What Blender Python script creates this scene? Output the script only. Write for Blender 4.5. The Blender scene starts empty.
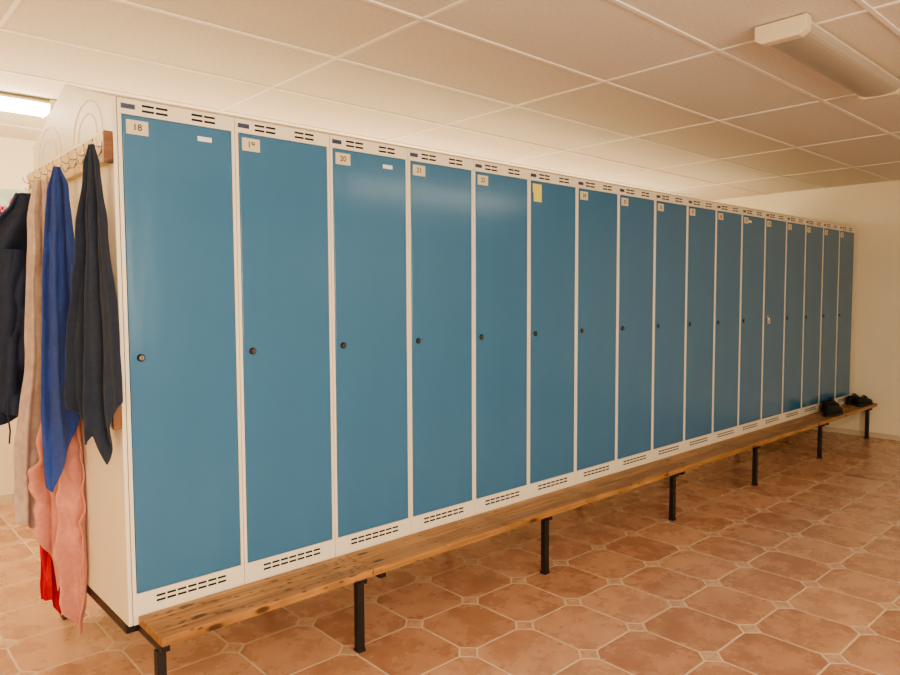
import bpy, bmesh, math, random
from mathutils import Vector, Matrix, noise
random.seed(4)
S=bpy.context.scene
COL=S.collection

# ---------------------------------------------------------------- materials
def lin(c):
    return tuple((x/12.92 if x<=0.04045 else ((x+0.055)/1.055)**2.4) for x in [v/255 for v in c])+(1,)
def newmat(name):
    m=bpy.data.materials.new(name); m.use_nodes=True
    nt=m.node_tree; b=nt.nodes['Principled BSDF']
    return m,nt,b
def pmat(name,c,rough=.5,metal=0,var=.06,scale=8,bump=0,bscale=200,spec=.5,coat=0,stretch=None,sheen=0,bdist=.004):
    m,nt,b=newmat(name)
    N=nt.nodes; L=nt.links
    tc=N.new('ShaderNodeTexCoord'); mp=N.new('ShaderNodeMapping')
    L.new(tc.outputs['Object'],mp.inputs[0])
    if stretch: mp.inputs['Scale'].default_value=stretch
    n=N.new('ShaderNodeTexNoise'); n.inputs['Scale'].default_value=scale; n.inputs['Detail'].default_value=4
    L.new(mp.outputs[0],n.inputs['Vector'])
    mx=N.new('ShaderNodeMix'); mx.data_type='RGBA'
    c=lin(c)
    mx.inputs['A'].default_value=tuple(max(0,x*(1-var*2)) for x in c[:3])+(1,)
    mx.inputs['B'].default_value=tuple(min(1,x*(1+var*2)) for x in c[:3])+(1,)
    L.new(n.outputs['Fac'],mx.inputs['Factor']); L.new(mx.outputs['Result'],b.inputs['Base Color'])
    b.inputs['Roughness'].default_value=rough; b.inputs['Metallic'].default_value=metal
    b.inputs['Specular IOR Level'].default_value=spec
    b.inputs['Coat Weight'].default_value=coat
    if sheen: b.inputs['Sheen Weight'].default_value=sheen
    if bump:
        n2=N.new('ShaderNodeTexNoise'); n2.inputs['Scale'].default_value=bscale; n2.inputs['Detail'].default_value=3
        L.new(mp.outputs[0],n2.inputs['Vector'])
        bp=N.new('ShaderNodeBump'); bp.inputs['Strength'].default_value=bump; bp.inputs['Distance'].default_value=bdist
        L.new(n2.outputs['Fac'],bp.inputs['Height']); L.new(bp.outputs[0],b.inputs['Normal'])
    return m
def emat(name,c,st):
    m,nt,b=newmat(name)
    b.inputs['Base Color'].default_value=(.8,.8,.8,1)
    b.inputs['Emission Color'].default_value=c; b.inputs['Emission Strength'].default_value=st
    return m
class NG:
    def __init__(s,nt): s.nt=nt
    def m(s,op,a,b=None,c=None):
        n=s.nt.nodes.new('ShaderNodeMath'); n.operation=op
        for i,v in enumerate((a,b,c)):
            if v is None: continue
            if isinstance(v,(int,float)): n.inputs[i].default_value=v
            else: s.nt.links.new(v,n.inputs[i])
        return n.outputs[0]
    def ss(s,v,lo,hi):
        n=s.nt.nodes.new('ShaderNodeMapRange'); n.interpolation_type='SMOOTHSTEP'
        s.nt.links.new(v,n.inputs[0]); n.inputs[1].default_value=lo; n.inputs[2].default_value=hi
        return n.outputs[0]
    def mix(s,f,a,b):
        n=s.nt.nodes.new('ShaderNodeMix'); n.data_type='RGBA'
        for k,v in (('Factor',f),('A',a),('B',b)):
            if isinstance(v,(tuple,int,float)): n.inputs[k].default_value=v
            else: s.nt.links.new(v,n.inputs[k])
        return n.outputs['Result']
def floor_mat():
    m,nt,b=newmat('terracotta_tiles'); g=NG(nt); N=nt.nodes; L=nt.links
    tc=N.new('ShaderNodeTexCoord'); sp=N.new('ShaderNodeSeparateXYZ'); L.new(tc.outputs['Object'],sp.inputs[0])
    T=.335
    px=g.m('DIVIDE',g.m('SUBTRACT',sp.outputs[0],1.45-T*20),T); py=g.m('DIVIDE',g.m('SUBTRACT',sp.outputs[1],-.795-T*20),T)
    fx=g.m('FRACT',px); fy=g.m('FRACT',py)
    ux=g.m('MINIMUM',fx,g.m('SUBTRACT',1,fx)); uy=g.m('MINIMUM',fy,g.m('SUBTRACT',1,fy))
    a=g.m('ADD',ux,uy); r=.15; gw=.012
    dd=g.m('MULTIPLY',g.m('ABSOLUTE',g.m('SUBTRACT',a,r)),.707)
    inside=g.m('LESS_THAN',a,r)
    edge=g.m('ADD',g.m('MINIMUM',ux,uy),g.m('MULTIPLY',inside,1))
    dist=g.m('MINIMUM',dd,edge)
    tile=g.ss(dist,gw*.75,gw*1.5)    # 1 = tile, 0 = grout
    ix=g.m('FLOOR',px); iy=g.m('FLOOR',py)
    cv=N.new('ShaderNodeCombineXYZ'); L.new(ix,cv.inputs[0]); L.new(iy,cv.inputs[1]); L.new(inside,cv.inputs[2])
    wn=N.new('ShaderNodeTexWhiteNoise'); L.new(cv.outputs[0],wn.inputs['Vector'])
    n1=N.new('ShaderNodeTexNoise'); n1.inputs['Scale'].default_value=5.5; n1.inputs['Detail'].default_value=7; n1.inputs['Roughness'].default_value=.68
    va=N.new('ShaderNodeVectorMath'); va.operation='ADD'; L.new(tc.outputs['Object'],va.inputs[0])
    vs=N.new('ShaderNodeVectorMath'); vs.operation='SCALE'; L.new(wn.outputs['Color'],vs.inputs[0]); vs.inputs['Scale'].default_value=7
    L.new(vs.outputs[0],va.inputs[1]); L.new(va.outputs[0],n1.inputs['Vector'])
    f=g.m('ADD',g.m('MULTIPLY',g.ss(n1.outputs['Fac'],.3,.7),.6),g.m('MULTIPLY',wn.outputs['Value'],.4))
    c=g.mix(f,lin((166,120,95)),lin((218,173,141)))
    c=g.mix(g.m('MULTIPLY',inside,.45),c,lin((218,184,156)))
    col=g.mix(tile,lin((218,196,168)),c)
    L.new(col,b.inputs['Base Color'])
    rg=g.m('ADD',g.m('MULTIPLY',tile,-.52),.72)
    rg=g.m('ADD',rg,g.m('MULTIPLY',n1.outputs['Fac'],.15)); L.new(rg,b.inputs['Roughness'])
    bp=N.new('ShaderNodeBump'); bp.inputs['Distance'].default_value=.003; bp.inputs['Strength'].default_value=.5
    h=g.m('ADD',tile,g.m('MULTIPLY',n1.outputs['Fac'],.3)); L.new(h,bp.inputs['Height']); L.new(bp.outputs[0],b.inputs['Normal'])
    return m
def ceil_mat():
    m,nt,b=newmat('ceiling_tiles'); g=NG(nt); N=nt.nodes; L=nt.links
    tc=N.new('ShaderNodeTexCoord')
    n=N.new('ShaderNodeTexNoise'); n.inputs['Scale'].default_value=70; n.inputs['Detail'].default_value=5; L.new(tc.outputs['Object'],n.inputs['Vector'])
    L.new(g.mix(g.ss(n.outputs['Fac'],.35,.65),lin((220,212,200)),lin((227,220,209))),b.inputs['Base Color'])
    b.inputs['Roughness'].default_value=.85
    return m
def wood_mat(name,c1,c2,knots=.5,rough=.42):
    m,nt,b=newmat(name); g=NG(nt); N=nt.nodes; L=nt.links
    tc=N.new('ShaderNodeTexCoord'); mp=N.new('ShaderNodeMapping'); mp.inputs['Scale'].default_value=(1.2,28,28)
    L.new(tc.outputs['Object'],mp.inputs[0])
    n=N.new('ShaderNodeTexNoise'); n.inputs['Scale'].default_value=1.6; n.inputs['Detail'].default_value=6; n.inputs['Distortion'].default_value=.6
    L.new(mp.outputs[0],n.inputs['Vector'])
    col=g.mix(g.ss(n.outputs['Fac'],.3,.7),lin(c1),lin(c2))
    for sc_,lo,hi,dark,kk in (((9,22,22),.16,.34,(50,28,16),knots),((26,60,60),.16,.40,(62,38,24),knots*.9)):
        mp2=N.new('ShaderNodeMapping'); mp2.inputs['Scale'].default_value=sc_; L.new(tc.outputs['Object'],mp2.inputs[0])
        v=N.new('ShaderNodeTexVoronoi'); v.inputs['Scale'].default_value=1; L.new(mp2.outputs[0],v.inputs['Vector'])
        k=g.ss(v.outputs['Distance'],lo,hi)
        sc=N.new('ShaderNodeSeparateColor'); L.new(v.outputs['Color'],sc.inputs[0])
        on=g.m('GREATER_THAN',sc.outputs[0],1-kk)
        kf=g.m('MULTIPLY',g.m('SUBTRACT',1,k),on)
        col=g.mix(g.m('MULTIPLY',kf,.85),col,lin(dark))
    n3=N.new('ShaderNodeTexNoise'); n3.inputs['Scale'].default_value=6; n3.inputs['Detail'].default_value=4; L.new(tc.outputs['Object'],n3.inputs['Vector'])
    col=g.mix(g.m('MULTIPLY',g.ss(n3.outputs['Fac'],.5,.72),.40),col,lin((96,66,42)))
    L.new(col,b.inputs['Base Color']); b.inputs['Roughness'].default_value=rough
    bp=N.new('ShaderNodeBump'); bp.inputs['Distance'].default_value=.001; bp.inputs['Strength'].default_value=.4
    L.new(n.outputs['Fac'],bp.inputs['Height']); L.new(bp.outputs[0],b.inputs['Normal'])
    return m
def rib_mat():
    m,nt,b=newmat('ribbed_diffuser'); g=NG(nt); N=nt.nodes; L=nt.links
    tc=N.new('ShaderNodeTexCoord'); sp=N.new('ShaderNodeSeparateXYZ'); L.new(tc.outputs['Object'],sp.inputs[0])
    s=g.m('SINE',g.m('MULTIPLY',sp.outputs[1],900))
    s=g.m('ADD',g.m('MULTIPLY',s,.5),.5)
    L.new(g.mix(s,lin((170,161,148)),lin((180,171,157))),b.inputs['Base Color'])
    b.inputs['Roughness'].default_value=.3
    bp=N.new('ShaderNodeBump'); bp.inputs['Distance'].default_value=.001; bp.inputs['Strength'].default_value=.15
    L.new(s,bp.inputs['Height']); L.new(bp.outputs[0],b.inputs['Normal'])
    return m

M_floor=floor_mat(); M_ceil=ceil_mat()
M_tbar=pmat('white_grid_bar',(240,234,222),.5,var=.02)
M_wall=pmat('cream_wall_paint',(243,234,211),.8,var=.02,scale=3,bump=.15,bscale=150)
M_base=pmat('painted_skirting',(214,200,176),.6,var=.03)
M_cream=pmat('cream_powder_coat',(234,225,205),.42,var=.02,scale=3,bump=.04,bscale=400)
M_blue=pmat('blue_powder_coat',(66,116,154),.16,var=.03,scale=2.5,bump=.4,bscale=2.2,stretch=(2.5,1,.6),bdist=.006)
M_dark=pmat('dark_opening',(30,27,26),.8)
M_chrome=pmat('brushed_steel',(176,172,164),.25,metal=1,var=.02)
M_bright=pmat('bright_padlock_steel',(200,198,192),.25,metal=1,var=.02)
M_lock=pmat('lock_steel',(130,122,110),.3,metal=1,var=.02)
M_steel=pmat('black_steel_tube',(30,28,30),.45,var=.05)
M_card=pmat('paper_card',(218,207,176),.7,var=.03)
M_white=pmat('white_sticker',(240,238,230),.6,var=.02)
M_yellow=pmat('yellow_note',(236,222,110),.7,var=.04)
M_ink=pmat('black_ink',(40,38,36),.6)
M_plate=pmat('blue_maker_plate',(66,74,100),.4,var=.3,scale=300)
M_bench=wood_mat('worn_varnished_pine',(142,98,58),(188,140,90),.16)
M_bench2=wood_mat('scuffed_varnished_pine',(140,97,57),(186,139,89),.60)
M_rack=wood_mat('light_pine',(214,180,122),(238,210,156),.03)
M_rackend=wood_mat('brown_end_grain',(112,72,44),(136,90,56),.1)
M_navy=pmat('navy_terry',(40,50,68),.95,var=.2,scale=60,bump=.9,bscale=500,sheen=.1)
M_royal=pmat('royal_blue_terry',(50,78,156),.95,var=.15,scale=60,bump=.9,bscale=500,sheen=.1)
M_beige=pmat('greyish_lilac_terry',(200,180,172),.95,var=.22,scale=25,bump=.9,bscale=300,sheen=.1)
M_pink=pmat('salmon_pink_terry',(222,156,142),.95,var=.1,scale=60,bump=.9,bscale=500,sheen=.1)
M_red=pmat('red_cotton',(196,34,50),.9,var=.1,scale=60,bump=.5,bscale=400)
M_jacket=pmat('dark_navy_fleece',(34,46,72),.8,var=.2,scale=30,bump=.4,bscale=300)
M_shoe=pmat('black_shoe_fabric',(22,22,24),.7,var=.2,scale=60,bump=.5,bscale=400)
M_sole=pmat('dark_rubber',(34,33,33),.6)
M_lamp=pmat('lamp_housing',(216,205,178),.4,var=.02)
M_diff=rib_mat()
M_lit=emat('lit_diffuser',(1,.88,.68,1),24)
M_grnd=pmat('poster_pale_teal',(176,206,196),.6,var=.25,scale=14)
M_pet=pmat('poster_pink',(236,92,146),.6,var=.2,scale=20)
M_leaf=pmat('poster_green',(80,150,70),.6,var=.3,scale=20)

# ---------------------------------------------------------------- mesh helpers
class MB:
    def __init__(s): s.v=[]; s.f=[]; s.mi=[]
    def add(s,vs,fs,mi=0):
        o=len(s.v); s.v+= [tuple(v) for v in vs]; s.f+=[tuple(i+o for i in f) for f in fs]; s.mi+=[mi]*len(fs)
    def box(s,x0,x1,y0,y1,z0,z1,mi=0):
        vs=[(x0,y0,z0),(x1,y0,z0),(x1,y1,z0),(x0,y1,z0),(x0,y0,z1),(x1,y0,z1),(x1,y1,z1),(x0,y1,z1)]
        s.add(vs,[(3,2,1,0),(4,5,6,7),(0,1,5,4),(1,2,6,5),(2,3,7,6),(3,0,4,7)],mi)
    def prism_x(s,prof,x0,x1,mi=0):
        n=len(prof)
        vs=[(x0,y,z) for y,z in prof]+[(x1,y,z) for y,z in prof]
        fs=[tuple(reversed(range(n))),tuple(range(n,2*n))]+[(i,(i+1)%n,n+(i+1)%n,n+i) for i in range(n)]
        s.add(vs,fs,mi)
    def cyl(s,c,r,h,axis='y',n=24,mi=0,r2=None):
        r2=r if r2 is None else r2
        vs=[]
        for k,(rr,hh) in enumerate(((r,0),(r2,h))):
            for i in range(n):
                a=2*math.pi*i/n; p=(rr*math.cos(a),rr*math.sin(a))
                q={'y':(p[0],-hh,p[1]),'x':(hh,p[0],p[1]),'z':(p[0],p[1],hh)}[axis]
                vs.append((c[0]+q[0],c[1]+q[1],c[2]+q[2]))
        s.add(vs,[tuple(range(n)),tuple(reversed(range(n,2*n)))]+[(i,(i+1)%n,n+(i+1)%n,n+i) for i in range(n)],mi)
    def tube(s,pts,r,n=8,mi=0):
        pts=[Vector(p) for p in pts]; vs=[]
        prev=None
        for i,p in enumerate(pts):
            t=(pts[min(i+1,len(pts)-1)]-pts[max(i-1,0)]).normalized()
            ref=Vector((0,1,0)) if abs(t.y)<.9 else Vector((1,0,0))
            if prev is not None: ref=prev
            a=(ref-t*ref.dot(t)).normalized(); b=t.cross(a); prev=a
            for k in range(n):
                an=2*math.pi*k/n; vs.append(p+a*r*math.cos(an)+b*r*math.sin(an))
        m=len(pts)
        fs=[(i*n+k,i*n+(k+1)%n,(i+1)*n+(k+1)%n,(i+1)*n+k) for i in range(m-1) for k in range(n)]
        fs+=[tuple(reversed(range(n))),tuple(range((m-1)*n,m*n))]
        s.add(vs,fs,mi)
    def obj(s,name,mats,parent=None,bevel=0,smooth=False,loc=(0,0,0)):
        me=bpy.data.meshes.new(name); me.from_pydata(s.v,[],s.f)
        for m in (mats if isinstance(mats,(list,tuple)) else [mats]): me.materials.append(m)
        for p,i in zip(me.polygons,s.mi): p.material_index=i
        bm=bmesh.new(); bm.from_mesh(me); bmesh.ops.recalc_face_normals(bm,faces=bm.faces); bm.to_mesh(me); bm.free()
        o=bpy.data.objects.new(name,me); COL.objects.link(o); o.location=loc
        if parent: o.parent=parent
        if smooth:
            for p in me.polygons: p.use_smooth=True
        if bevel:
            b=o.modifiers.new('bevel','BEVEL'); b.width=bevel; b.segments=2; b.limit_method='ANGLE'
        return o
def empty(name,loc,label,cat,group=None):
    e=bpy.data.objects.new(name,None); e.empty_display_size=.05; e.location=loc; COL.objects.link(e)
    e['label']=label; e['category']=cat
    if group: e['group']=group
    return e
def tag(o,label,cat,group=None):
    o['label']=label; o['category']=cat
    if group: o['group']=group
    return o
def structure(o): o['kind']='structure'; return o
def boxobj(name,a,mat,parent=None,bevel=0):
    m=MB(); m.box(*a); return m.obj(name,mat,parent,bevel)
def inw(o,e):
    o.parent=e; o.matrix_parent_inverse=Matrix.Translation(-e.location); return o

# ---------------------------------------------------------------- dimensions
W=.4; ZB=.3136; ZT=2.055; ZDB=.418; ZDT=2.004; DEP=.5; ZP=2.195; HC=2.486
X0,X1,Y0,Y1=-2.8,6.93,-4.3,3.13
NL=17

# room shell
structure(boxobj('floor',(X0,X1,Y0,Y1,-.1,0),M_floor))
structure(boxobj('ceiling',(X0,X1,Y0,Y1,HC,HC+.1),M_ceil))
structure(boxobj('wall_east',(X1,X1+.12,Y0-.12,Y1+.12,-.1,HC+.1),M_wall))
structure(boxobj('wall_north',(X0,X1,Y1,Y1+.12,-.1,HC+.1),M_wall))
structure(boxobj('wall_west',(X0-.12,X0,Y0-.12,Y1+.12,-.1,HC+.1),M_wall))
m=MB()
wins=[(-1.9,1.3)]; wz0,wz1=.95,2.2
xs=[X0]+[v for w_ in wins for v in w_]+[X1]
for a,b in ((xs[0],xs[1]),(xs[2],xs[3])): m.box(a,b,Y0-.12,Y0,-.1,HC+.1)
for a,b in wins: m.box(a,b,Y0-.12,Y0,-.1,wz0); m.box(a,b,Y0-.12,Y0,wz1,HC+.1)
structure(m.obj('wall_south',M_wall))
for k,(wa,wb) in enumerate(wins):
    m=MB(); mid=(wa+wb)/2
    for a in ((wa,wa+.06,wz0,wz1),(wb-.06,wb,wz0,wz1),(wa,wb,wz0,wz0+.06),(wa,wb,wz1-.06,wz1),(mid-.03,mid+.03,wz0,wz1)):
        m.box(a[0],a[1],Y0-.09,Y0-.03,a[2],a[3])
    structure(m.obj('window_%d'%(k+1),M_white))
m=MB(); m.box(X1-.012,X1,Y0,Y1,0,.05); structure(m.obj('baseboard_east',M_base))
m=MB(); m.box(X0,X1-.012,Y1-.012,Y1,0,.07); structure(m.obj('baseboard_north',M_base))
m=MB()
x=1.05-1.2*3
while x<X1:
    m.box(x-.009,x+.009,Y0,Y1,HC-.005,HC+.001); x+=1.2
y=-.28-.6*6
while y<Y1:
    m.box(X0,X1,y-.009,y+.009,HC-.006,HC+.001); y+=.6
structure(m.obj('trim_1',M_tbar))

# ---------------------------------------------------------------- lockers
def slots(x0,x1,zc,cols,y=0):
    m=MB(); w=(x1-x0)/cols
    for r in (-1,1):
        for c in range(cols):
            xa=x0+c*w+.003; xb=x0+(c+1)*w-.003; z=zc+r*.0085
            m.box(xa,xb,y-.0006,y+.004,z-.0036,z+.0036)
    return m.obj('ventilation_slots',M_dark)
def text_mesh(body,size,name):
    cu=bpy.data.curves.new(name,'FONT'); cu.body=body; cu.size=size; cu.align_x='CENTER'; cu.align_y='CENTER'; cu.extrude=.0002
    cu.offset=.0003
    o=bpy.data.objects.new(name,cu); COL.objects.link(o); bpy.context.view_layer.update()
    me=bpy.data.meshes.new_from_object(o); me.name=name
    bpy.data.objects.remove(o)
    me.materials.clear(); me.materials.append(M_ink)
    return me
H=ZT-ZB
m=MB(); g=.001; st=.013
m.prism_x([(.02,0),(DEP-.002,0),(DEP-.002,ZP-ZB),(.02,ZT-ZB+.004)],g,W-g)
m.box(g,st,0,.021,0,H); m.box(W-st,W-g,0,.021,0,H)
m.box(st,W-st,0,.021,ZDT-ZB,H); m.box(st,W-st,0,.021,0,ZDB-ZB)
m.prism_x([(0,H-.001),(.03,H-.001),(.03,H+.006),(0,H)],g,W-g)
body0=m.obj('body',M_cream)
m=MB(); d=.002
m.box(st+d,W-st-d,-.002,.018,ZDB-ZB+d,ZDT-ZB-d); door0=m.obj('door',M_blue,bevel=.002)
v1=slots(.075,.165,ZDT-ZB+.026,2); v2=slots(.24,.33,ZDT-ZB+.026,2)
v3=slots(.075,.33,ZDB-ZB-.032,7)
m=MB(); m.box(.012,.056,-.0012,.001,ZDT-ZB+.018,ZDT-ZB+.034); plate0=m.obj('maker_plate',M_plate)
m=MB(); lx,lz=.05,1.212-ZB
m.cyl((lx,-.002,lz),.0125,.005,'y',24,mi=1); m.cyl((lx,-.007,lz),.0095,.005,'y',24,r2=.008)
m.box(lx-.0012,lx+.0012,-.0126,-.0119,lz-.005,lz+.005,mi=1)
lock0=m.obj('lock',[M_lock,M_dark],smooth=False)
m=MB(); m.box(.026,.096,-.0032,-.002,ZDT-ZB-.062,ZDT-ZB-.016); card0=m.obj('number_card',M_card)
protos=[('body',body0),('door',door0),('vent1',v1),('vent2',v2),('vent3',v3),('plate',plate0),('lock',lock0),('card',card0)]
for i in range(NL):
    num=18+i
    lab='tall narrow cream steel locker with blue door numbered %d'%num
    if i==5: lab='cream locker, blue door numbered %d, yellow sticky note'%num
    if i==12: lab='cream locker, blue door numbered %d with shiny padlock'%num
    e=empty('locker',(i*W,0,ZB),lab,'locker','row of blue lockers')
    parts={}
    for k,p in protos:
        c=p if i==0 else p.copy()
        if i: COL.objects.link(c)
        parts[k]=c
        c.parent=e
    door=parts['door']; parts['lock'].parent=door; parts['card'].parent=door
    t=bpy.data.objects.new('number',text_mesh(str(num),.030,'number')); COL.objects.link(t)
    t.parent=door; t.location=(.061,-.0036,ZDT-ZB-.039); t.rotation_euler=(math.pi/2,0,0); t['label']='printed black number %d'%num
    if i in (0,2,11):
        xs_=.262 if i!=11 else .1
        mm=MB(); mm.box(xs_,xs_+.05,-.0032,-.002,ZDT-ZB-.052,ZDT-ZB-.036); mm.obj('name_sticker',M_white,door)
    if i==5:
        mm=MB(); mm.prism_x([(-.0040,ZDT-ZB-.025),(-.007,ZDT-ZB-.108),(-.0075,ZDT-ZB-.108),(-.0045,ZDT-ZB-.025)],.028,.092)
        mm.box(.028,.092,-.0046,-.0038,ZDT-ZB-.027,ZDT-ZB-.018); o=mm.obj('sticky_note',M_yellow,door); o['label']='yellow sticky note'
    if i==12:
        mm=MB(); mm.box(.034,.062,-.028,-.013,lz-.035,lz-.003); mm.tube([(.038,-.02,lz-.004),(.038,-.02,lz+.012),(.048,-.02,lz+.022),(.058,-.02,lz+.012),(.058,-.02,lz-.004)],.0035)
        mm.box(.041,.055,-.016,-.001,lz-.02,lz+.03)
        o=mm.obj('padlock',M_bright,door,bevel=.002); o['label']='bright silver padlock'
TD=1.05
m=MB(); yc=TD/2
m.prism_x([(0,ZB),(TD,ZB),(TD,ZT),(yc,ZP+.012),(0,ZT)],-.014,-.001)
e=empty('locker_end_panel',(-.007,yc,ZB),'cream steel gable panel closing the end of the locker block','panel')
inw(m.obj('panel',M_cream,bevel=.002),e)
for ya in (.27,.78):
    for ry,rz in ((.17,.125),(.11,.08)):
        m=MB(); m.tube([(-.0133,ya+ry*math.cos(math.pi*k/20),1.965+rz*math.sin(math.pi*k/20)) for k in range(21)],.0028,8)
        inw(m.obj('pressed_relief',M_cream,smooth=True),e)
mm=MB(); mm.prism_x([(DEP+.05,ZB),(TD-.02,ZB),(TD-.02,ZT),(DEP+.05,ZP)],0,W*NL)
tag(mm.obj('locker_row_backside',M_cream),'cream steel back-to-back locker carcass standing behind the row','locker')

# ---------------------------------------------------------------- stand + benches
e=empty('locker_stand',(0,.3,0),'black steel tube stand carrying the lockers','stand')
m=MB()
for y in (.06,.48,.95): m.box(.03,NL*W-.02,y,y+.03,ZB-.031,ZB-.001)
inw(m.obj('long_rail',M_steel,bevel=.003),e)
m=MB(); m.box(-.014,.03,.03,TD+.02,ZB-.036,ZB-.001); inw(m.obj('end_rail',M_steel,bevel=.003),e)
LX=[.035,.807,1.952,3.208,4.357,5.634,6.76]
for k,x in enumerate(LX):
    yy=.56 if k else .96
    x=max(x,.015)
    m=MB(); m.box(x-.015,x+.015,yy,yy+.03,0,ZB-.03); m.box(x-.025,x+.025,yy-.01,yy+.04,0,.006)
    inw(m.obj('leg',M_steel,bevel=.003),e)
YL=-.154
def bench(xa,xb,legs,brs,lab,mat):
    e=empty('bench',((xa+xb)/2,YL,0),lab,'bench','benches along the lockers')
    for (ya,yb_) in ((-.214,-.112),(-.108,-.004)):
        m=MB(); m.box(xa-e.location.x,xb-e.location.x,-.052,.052,0,.03)
        o=m.obj('seat_board',mat,bevel=.003); o.parent=e; o.location=(0,(ya+yb_)/2-YL,ZB)
    for x in legs:
        m=MB(); m.box(x-.015,x+.015,YL-.015,YL+.015,.004,ZB-.032); m.box(x-.018,x+.018,YL-.018,YL+.018,0,.012)
        inw(m.obj('leg',M_steel,bevel=.002),e)
    for x in brs:
        m=MB(); m.box(x-.015,x+.015,-.19,.03,ZB-.031,ZB-.001)
        inw(m.obj('bracket',M_steel,bevel=.002),e)
bench(.015,.834,[.03,.807],[.035,.807],'short worn pine bench with scuffed seat and black legs',M_bench2)
bench(.836,3.216,[1.952,3.19],[.90,1.952,3.19],'long worn pine bench on black steel legs',M_bench)
bench(3.219,5.64,[4.357,5.615],[3.26,4.357,5.615],'long worn pine bench on black steel legs',M_bench)
bench(5.643,6.91,[6.825],[5.7,6.825],'pine bench section ending at the wall with shoes on it',M_bench)

# ---------------------------------------------------------------- coat racks
def rack(z0,z1,lab,hooks):
    e=empty('coat_rack',(-.03,TD/2,z0),lab,'coat rack','coat racks on the end panel')
    m=MB(); m.box(-.040,-.015,.012,TD-.01,z0,z1)
    inw(m.obj('board',M_rack,bevel=.003),e)
    m=MB(); m.box(-.042,-.0148,-.001,.012,z0-.003,z1+.003); inw(m.obj('board_end',M_rackend,bevel=.003),e)
    for y in hooks:
        m=MB(); zc=(z0+z1)/2
        m.box(-.042,-.039,y-.006,y+.006,zc-.016,zc+.016)
        m.tube([(-.041,y,zc+.004),(-.050,y,zc+.001),(-.060,y,zc+.004),(-.066,y,zc+.014),(-.066,y,zc+.024)],.0019)
        m.tube([(-.041,y,zc-.012),(-.048,y,zc-.026),(-.056,y,zc-.028),(-.061,y,zc-.018)],.0019)
        inw(m.obj('hook',M_chrome,smooth=True),e)
rack(1.845,1.94,'light pine coat rack with steel double hooks',[.035,.13,.225,.32,.41,.52,.62,.72,.83,.93,1.0])
rack(.985,1.08,'lower pine coat rack with steel double hooks',[.2,.50,.68,.9])

# ---------------------------------------------------------------- hanging cloth
def kinterp(keys,t,lin_=False):
    for a,b in zip(keys[:-1],keys[1:]):
        if t<=b[0]:
            f=(t-a[0])/(b[0]-a[0])
            if not lin_: f=f*f*(3-2*f)*.5+f*.5
            return [a[j]+(b[j]-a[j])*f for j in range(1,len(a))]
    return list(keys[-1][1:])
def cloth(name,top,dirv,keys,lens,folds,seed,mat,label,cat,thick=.006,group=None,wob=.012,e=None,ns=90,nt=90,tilt=0,crump=0,xmax=-.02,cf=1,lat=.3,clat=1.0,drift=.5):
    d=Vector((dirv[0],dirv[1],0)).normalized(); n=Vector((d.y,-d.x,0))
    if n.x>0: n=-n
    V=[];F=[]
    for j in range(nt+1):
        t=j/nt; l,r,a=kinterp(keys,t)
        for i in range(ns+1):
            s=i/ns; L=kinterp(lens,s,True)[0]
            ph=seed*1.7
            w1=math.sin(folds*math.pi*s+ph+t*drift); w1=w1*(1.25-.25*w1*w1)
            off=a*(w1+.4*math.sin(folds*2.3*math.pi*s+ph*2-t*1.3))
            nz=noise.noise(Vector((s*3+seed*5,t*4,seed)))*wob*min(1,t*4+.1)
            cr=noise.noise(Vector((s*6*cf+seed*3+t*2,t*11*cf+s*2,seed*2)))*crump*min(1,t*5)
            cr2=noise.noise(Vector((s*5*cf,t*8*cf+9,seed*4)))*crump*min(1,t*5)*clat
            p=Vector(top)+d*(l+(r-l)*s+lat*a*math.sin(folds*1.5*math.pi*s+ph)+cr2)+n*(off+nz-tilt*t+cr)
            z=top[2]-t*L-.006*math.sin(folds*math.pi*s+seed)*t+cr*.6
            V.append((min(p.x,xmax),p.y,z))
    for j in range(nt):
        for i in range(ns):
            q=j*(ns+1)+i; F.append((q,q+1,q+ns+2,q+ns+1))
    me=bpy.data.meshes.new(name); me.from_pydata(V,[],F); me.materials.append(mat)
    for p in me.polygons: p.use_smooth=True
    o=bpy.data.objects.new(name,me); COL.objects.link(o)
    so=o.modifiers.new('thickness','SOLIDIFY'); so.thickness=thick; so.offset=0
    o.modifiers.new('sub','SUBSURF').render_levels=1
    if label: tag(o,label,cat,group)
    if e: inw(o,e)
    return o
G='towels and clothes on the coat racks'
cloth('towel',(-.070,.033,1.90),(.62,-.78),[(0,-.008,.008,.003),(.08,-.028,.024,.008),(.35,-.060,.045,.012),(.75,-.105,.072,.016),(1,-.110,.082,.018)],
      [(0,.84),(.22,.90),(.34,.97),(.46,.93),(.60,1.04),(.72,.97),(.85,.86),(1,.82)],4.5,1,M_navy,'dark navy terry towel hanging from the coat rack','towel',group=G,thick=.006,crump=.006,lat=.15,clat=.5)
cloth('towel',(-.080,.41,1.88),(1,-.15),[(0,-.01,.01,.003),(.08,-.035,.034,.010),(.35,-.058,.048,.014),(.8,-.078,.070,.018),(1,-.070,.085,.018)],
      [(0,1.15),(.14,1.18),(.45,1.03),(1,.80)],3.3,2,M_royal,'royal blue terry towel hanging from the coat rack','towel',group=G,thick=.006,crump=.008,lat=.2,clat=.4)
cloth('towel',(-.070,.70,1.87),(1,-.12),[(0,-.02,.03,.006),(.12,-.045,.045,.010),(.5,-.07,.05,.012),(.8,-.12,.05,.014),(1,-.125,.05,.014)],
      [(0,1.34),(.5,1.38),(1,1.22)],4,3,M_beige,'long pinkish beige towel hanging from the coat rack','towel',group=G,thick=.007,crump=.006)
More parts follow.
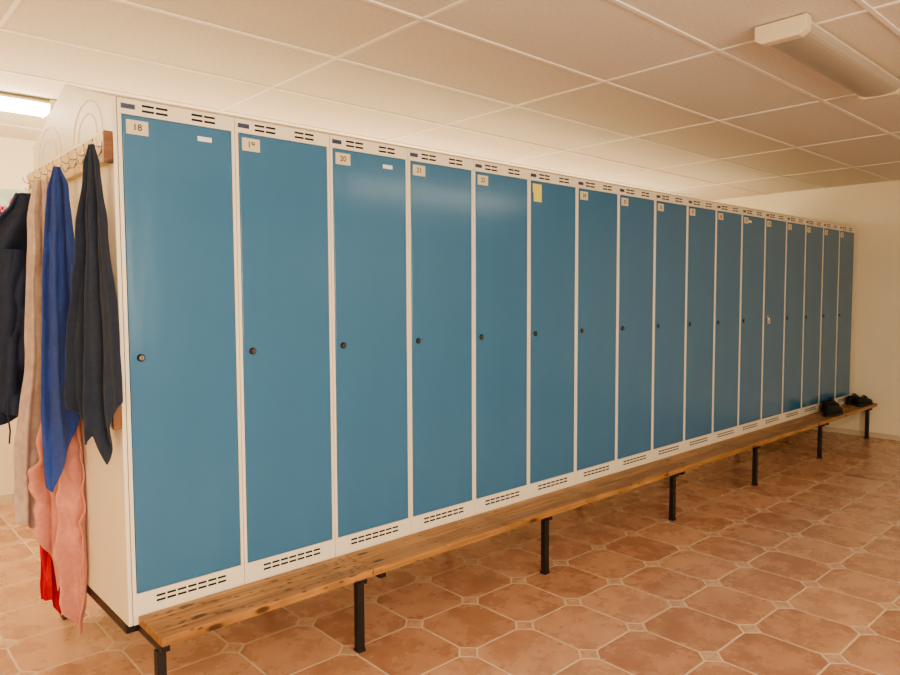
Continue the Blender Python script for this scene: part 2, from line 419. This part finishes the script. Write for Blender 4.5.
cloth('towel',(-.070,.50,1.035),(.64,-.77),[(0,-.03,.03,.010),(.10,-.05,.065,.020),(.30,-.085,.085,.026),(.6,-.125,.095,.030),(.85,-.12,.090,.024),(1,-.115,.08,.018)],
      [(0,.55),(.18,.62),(.30,.74),(.46,.70),(.60,.84),(.74,.92),(.86,.80),(1,.68)],3.6,4,M_pink,'salmon pink crumpled terry towel hanging from the lower coat rack','towel',group=G,thick=.006,crump=.030,cf=1.0,clat=.3,drift=1.6)
cloth('red_cloth',(-.082,.64,1.03),(1,-.1),[(0,-.012,.012,.004),(.45,-.02,.02,.006),(.65,-.05,.03,.008),(1,-.055,.05,.010)],
      [(0,.80),(.3,.80),(.6,.88),(1,.76)],4,5,M_red,'red cotton cloth hanging behind the pink towel','cloth',group=G,thick=.003,crump=.008)
ej=empty('jacket',(-.1,.85,1.85),'dark navy fleece jacket hanging from the coat rack','jacket',G)
cloth('jacket_body',(-.155,.84,1.83),(1,-.08),[(0,.03,.080,.006),(.06,.01,.088,.010),(.12,-.03,.088,.014),(.18,-.08,.090,.020),(.28,-.17,.096,.028),(.6,-.24,.105,.036),(.85,-.24,.115,.036),(1,-.20,.10,.024)],
      [(0,.84),(.3,.92),(.7,.90),(.9,.86),(1,.80)],1.9,6,M_jacket,None,None,thick=.022,e=ej,crump=.03,cf=.4,wob=.03,lat=.1,clat=.3,drift=2.2)
cloth('sleeve',(-.165,.76,1.60),(1,-.3),[(0,-.02,.03,.010),(.15,-.05,.05,.020),(.8,-.06,.055,.022),(1,-.05,.045,.016)],
      [(0,.63),(1,.67)],1.5,7,M_jacket,None,None,thick=.03,e=ej,crump=.022,cf=.6,clat=.5)
m=MB(); m.tube([(-.205,.72,1.02),(-.207,.718,.96),(-.201,.72,.90),(-.206,.72,.85)],.003); inw(m.obj('drawstring',M_jacket,smooth=True),ej)

# ---------------------------------------------------------------- shoes
def shoe(loc,rot,lab,hs=1):
    e=empty('shoe',loc,lab,'shoe','black shoes on the bench'); e.rotation_euler=(0,0,rot)
    Ls=.31; n=18; k=20
    def prof(t):
        w=.034+.011*math.sin(math.pi*min(1,max(0,(t-.1)/.9)))
        if t>.8: w*=math.sqrt(max(.02,1-((t-.8)/.2)**2))
        if t<.12: w*=math.sqrt(max(.1,1-((.12-t)/.12)**2))
        h=.085 if t<.3 else .085-.045*min(1,(t-.3)/.45)
        if t>.85: h*=math.sqrt(max(.05,1-((t-.85)/.16)**2))
        return w,h*hs
    V=[]
    for i in range(n+1):
        t=i/n; w,h=prof(t)
        for j in range(k):
            a=2*math.pi*j/k; ca,sa=math.cos(a),math.sin(a)
            yy=w*abs(ca)**.7*(1 if ca>0 else -1)*(1-.25*max(0,sa)); zz=.018+h*.5+h*.5*abs(sa)**.8*(1 if sa>0 else -1)
            if sa>.75 and .05<t<.42: zz-=.045*hs*(1-abs(t-.235)/.185)**.5 if abs(t-.235)<.185 else 0
            V.append((t*Ls-Ls/2,yy,zz))
    F=[(i*k+j,i*k+(j+1)%k,(i+1)*k+(j+1)%k,(i+1)*k+j) for i in range(n) for j in range(k)]+[tuple(reversed(range(k))),tuple(range(n*k,n*k+k))]
    m=MB(); m.add(V,F); m.obj('upper',M_shoe,e,smooth=True)
    m=MB(); pts=[]
    for i in range(n+1): t=i/n; pts.append((t*Ls*1.03-Ls*.515,prof(t)[0]*1.08))
    ring=pts+[(x,-y) for x,y in reversed(pts)]; q=len(ring)
    m.add([(x,y,0) for x,y in ring]+[(x,y,.024) for x,y in ring],[tuple(reversed(range(q))),tuple(range(q,2*q))]+[(i,(i+1)%q,q+(i+1)%q,q+i) for i in range(q)])
    m.obj('sole',M_sole,e)
    m=MB()
    for c in range(5):
        x=-.015+c*.018; z=.018+(.089-c*.0075)*hs
        m.tube([(x,-.022,z-.012),(x+.004,-.01,z),(x+.004,.01,z),(x,.022,z-.012)],.0028,6)
    m.obj('laces',M_sole,e,smooth=True)
zb=ZB+.03
shoe((5.90,-.160,zb),.0,'black trainer standing on the pine bench',1.15)
shoe((6.14,-.055,zb),.0,'black trainer standing beside its pair near the lockers',1.15)
shoe((6.70,-.160,zb),.0,'black shoe on the bench end by the wall',.85)
shoe((6.765,-.055,zb),.0,'black shoe beside its pair at the bench end',.85)

# ---------------------------------------------------------------- ceiling lamps
def lamp(x,y,lit,lab):
    e=empty('ceiling_lamp',(x,y,HC),lab,'ceiling lamp')
    Ln=1.25; w=.097
    m=MB(); m.prism_x([(-w*.7,-.002),(w*.7,-.002),(w,-.02),(w,-.03),(-w,-.03),(-w,-.02)][::-1],.05,Ln-.05); m.obj('housing',M_lamp,e,bevel=.002)
    arc=[(w*math.cos(math.pi*k/14),-.03-.044*math.sin(math.pi*k/14)**.6) for k in range(15)]
    m=MB(); m.prism_x(arc,.05,Ln-.05)
    m.obj('diffuser',M_lit if lit else M_diff,e)
    for a,b in ((0,.05),(Ln-.05,Ln)):
        m=MB(); m.prism_x([(w+.003,-.004),(w+.003,-.060),(w-.025,-.078),(-w+.025,-.078),(-w-.003,-.060),(-w-.003,-.004)],a,b); m.obj('end_cap',M_lamp,e,bevel=.004)
lamp(2.09,-1.21,False,'unlit ribbed fluorescent ceiling lamp with cream end caps')
lamp(-.94,2.0,True,'lit fluorescent ceiling lamp behind the lockers')
lamp(2.09,2.0,True,'lit fluorescent ceiling lamp behind the lockers')
lamp(5.0,2.0,True,'lit fluorescent ceiling lamp behind the lockers')

# ---------------------------------------------------------------- poster on north wall
e=empty('flower_poster',(.05,Y1-.006,1.86),'colourful poster with pink flowers on the white wall','poster')
m=MB(); m.box(-.45,.40,-.002,.004,0,.28); m.obj('sheet',M_grnd,e)
for k in range(11):
    cx=-.41+k*.075; cz=.10+.15*((k*7)%5)/5
    m=MB()
    for a in range(6):
        an=a*math.pi/3; r=.022; px,pz=cx+r*math.cos(an),cz+r*math.sin(an)
        m.cyl((px,-.0025,pz),.017,.0006,'y',12)
    m.obj('printed_flower',M_pet,e)
    m=MB()
    m.add([(cx-.004,-.0026,.005),(cx+.004,-.0026,.005),(cx+.036,-.0026,cz*.55),(cx+.005,-.0026,cz-.02),(cx-.005,-.0026,cz-.02),(cx-.03,-.0026,cz*.4)],[(0,1,2,3,4,5)])
    m.obj('printed_leaf',M_leaf,e)

# ---------------------------------------------------------------- light
def area(name,loc,rot,sx,sy,en,c):
    l=bpy.data.lights.new(name,'AREA'); l.shape='RECTANGLE'; l.size=sx; l.size_y=sy; l.energy=en; l.color=c
    o=bpy.data.objects.new(name,l); o.location=loc; o.rotation_euler=rot; COL.objects.link(o); return o
WC=(1,.88,.70)
area('window_light',(-.3,Y0-.1,1.57),(math.radians(90),0,0),3.1,1.2,155,WC)
area('unseen_overhead_light',(4.2,-3.2,HC-.02),(0,0,0),2.4,.3,34,(1,.89,.73))  # added fill for the right half of the room, no fixture there
area('unseen_overhead_light',(-1.2,-2.6,HC-.02),(0,0,0),1.2,.3,34,(1,.84,.62))
area('ceiling_fill_up',(2.3,2.0,1.6),(math.radians(180),0,0),7.5,.7,88,(1,.79,.50))  # added fill hidden behind the lockers, brightens the ceiling; not a lamp
area('warm_west_fill',(X0+.05,-.6,1.5),(math.radians(105),0,math.radians(-90)),1.6,.8,36,(1,.73,.42))  # added warm fill for end panel and left ceiling, no wall lamp
w=bpy.data.worlds.new('world'); S.world=w; w.use_nodes=True
w.node_tree.nodes['Background'].inputs[0].default_value=(1,.85,.7,1); w.node_tree.nodes['Background'].inputs[1].default_value=.5

# ---------------------------------------------------------------- camera
cd=bpy.data.cameras.new('camera'); cam=bpy.data.objects.new('camera',cd); COL.objects.link(cam); S.camera=cam
cd.sensor_width=36; cd.lens=701.95/900*36; cd.clip_start=.02
th,pt,ro=.8284,.0602,-.0044
fw=Vector((math.cos(th)*math.cos(pt),math.sin(th)*math.cos(pt),-math.sin(pt)))
rt=Vector((math.sin(th),-math.cos(th),0)); up=rt.cross(fw)
r2=rt*math.cos(ro)+up*math.sin(ro); u2=-rt*math.sin(ro)+up*math.cos(ro)
mt=Matrix((r2,u2,-fw)).transposed().to_4x4(); mt.translation=Vector((-.7632,-2.4062,1.4149)); cam.matrix_world=mt
S.view_settings.view_transform='AgX'
S.view_settings.look='AgX - Medium High Contrast'
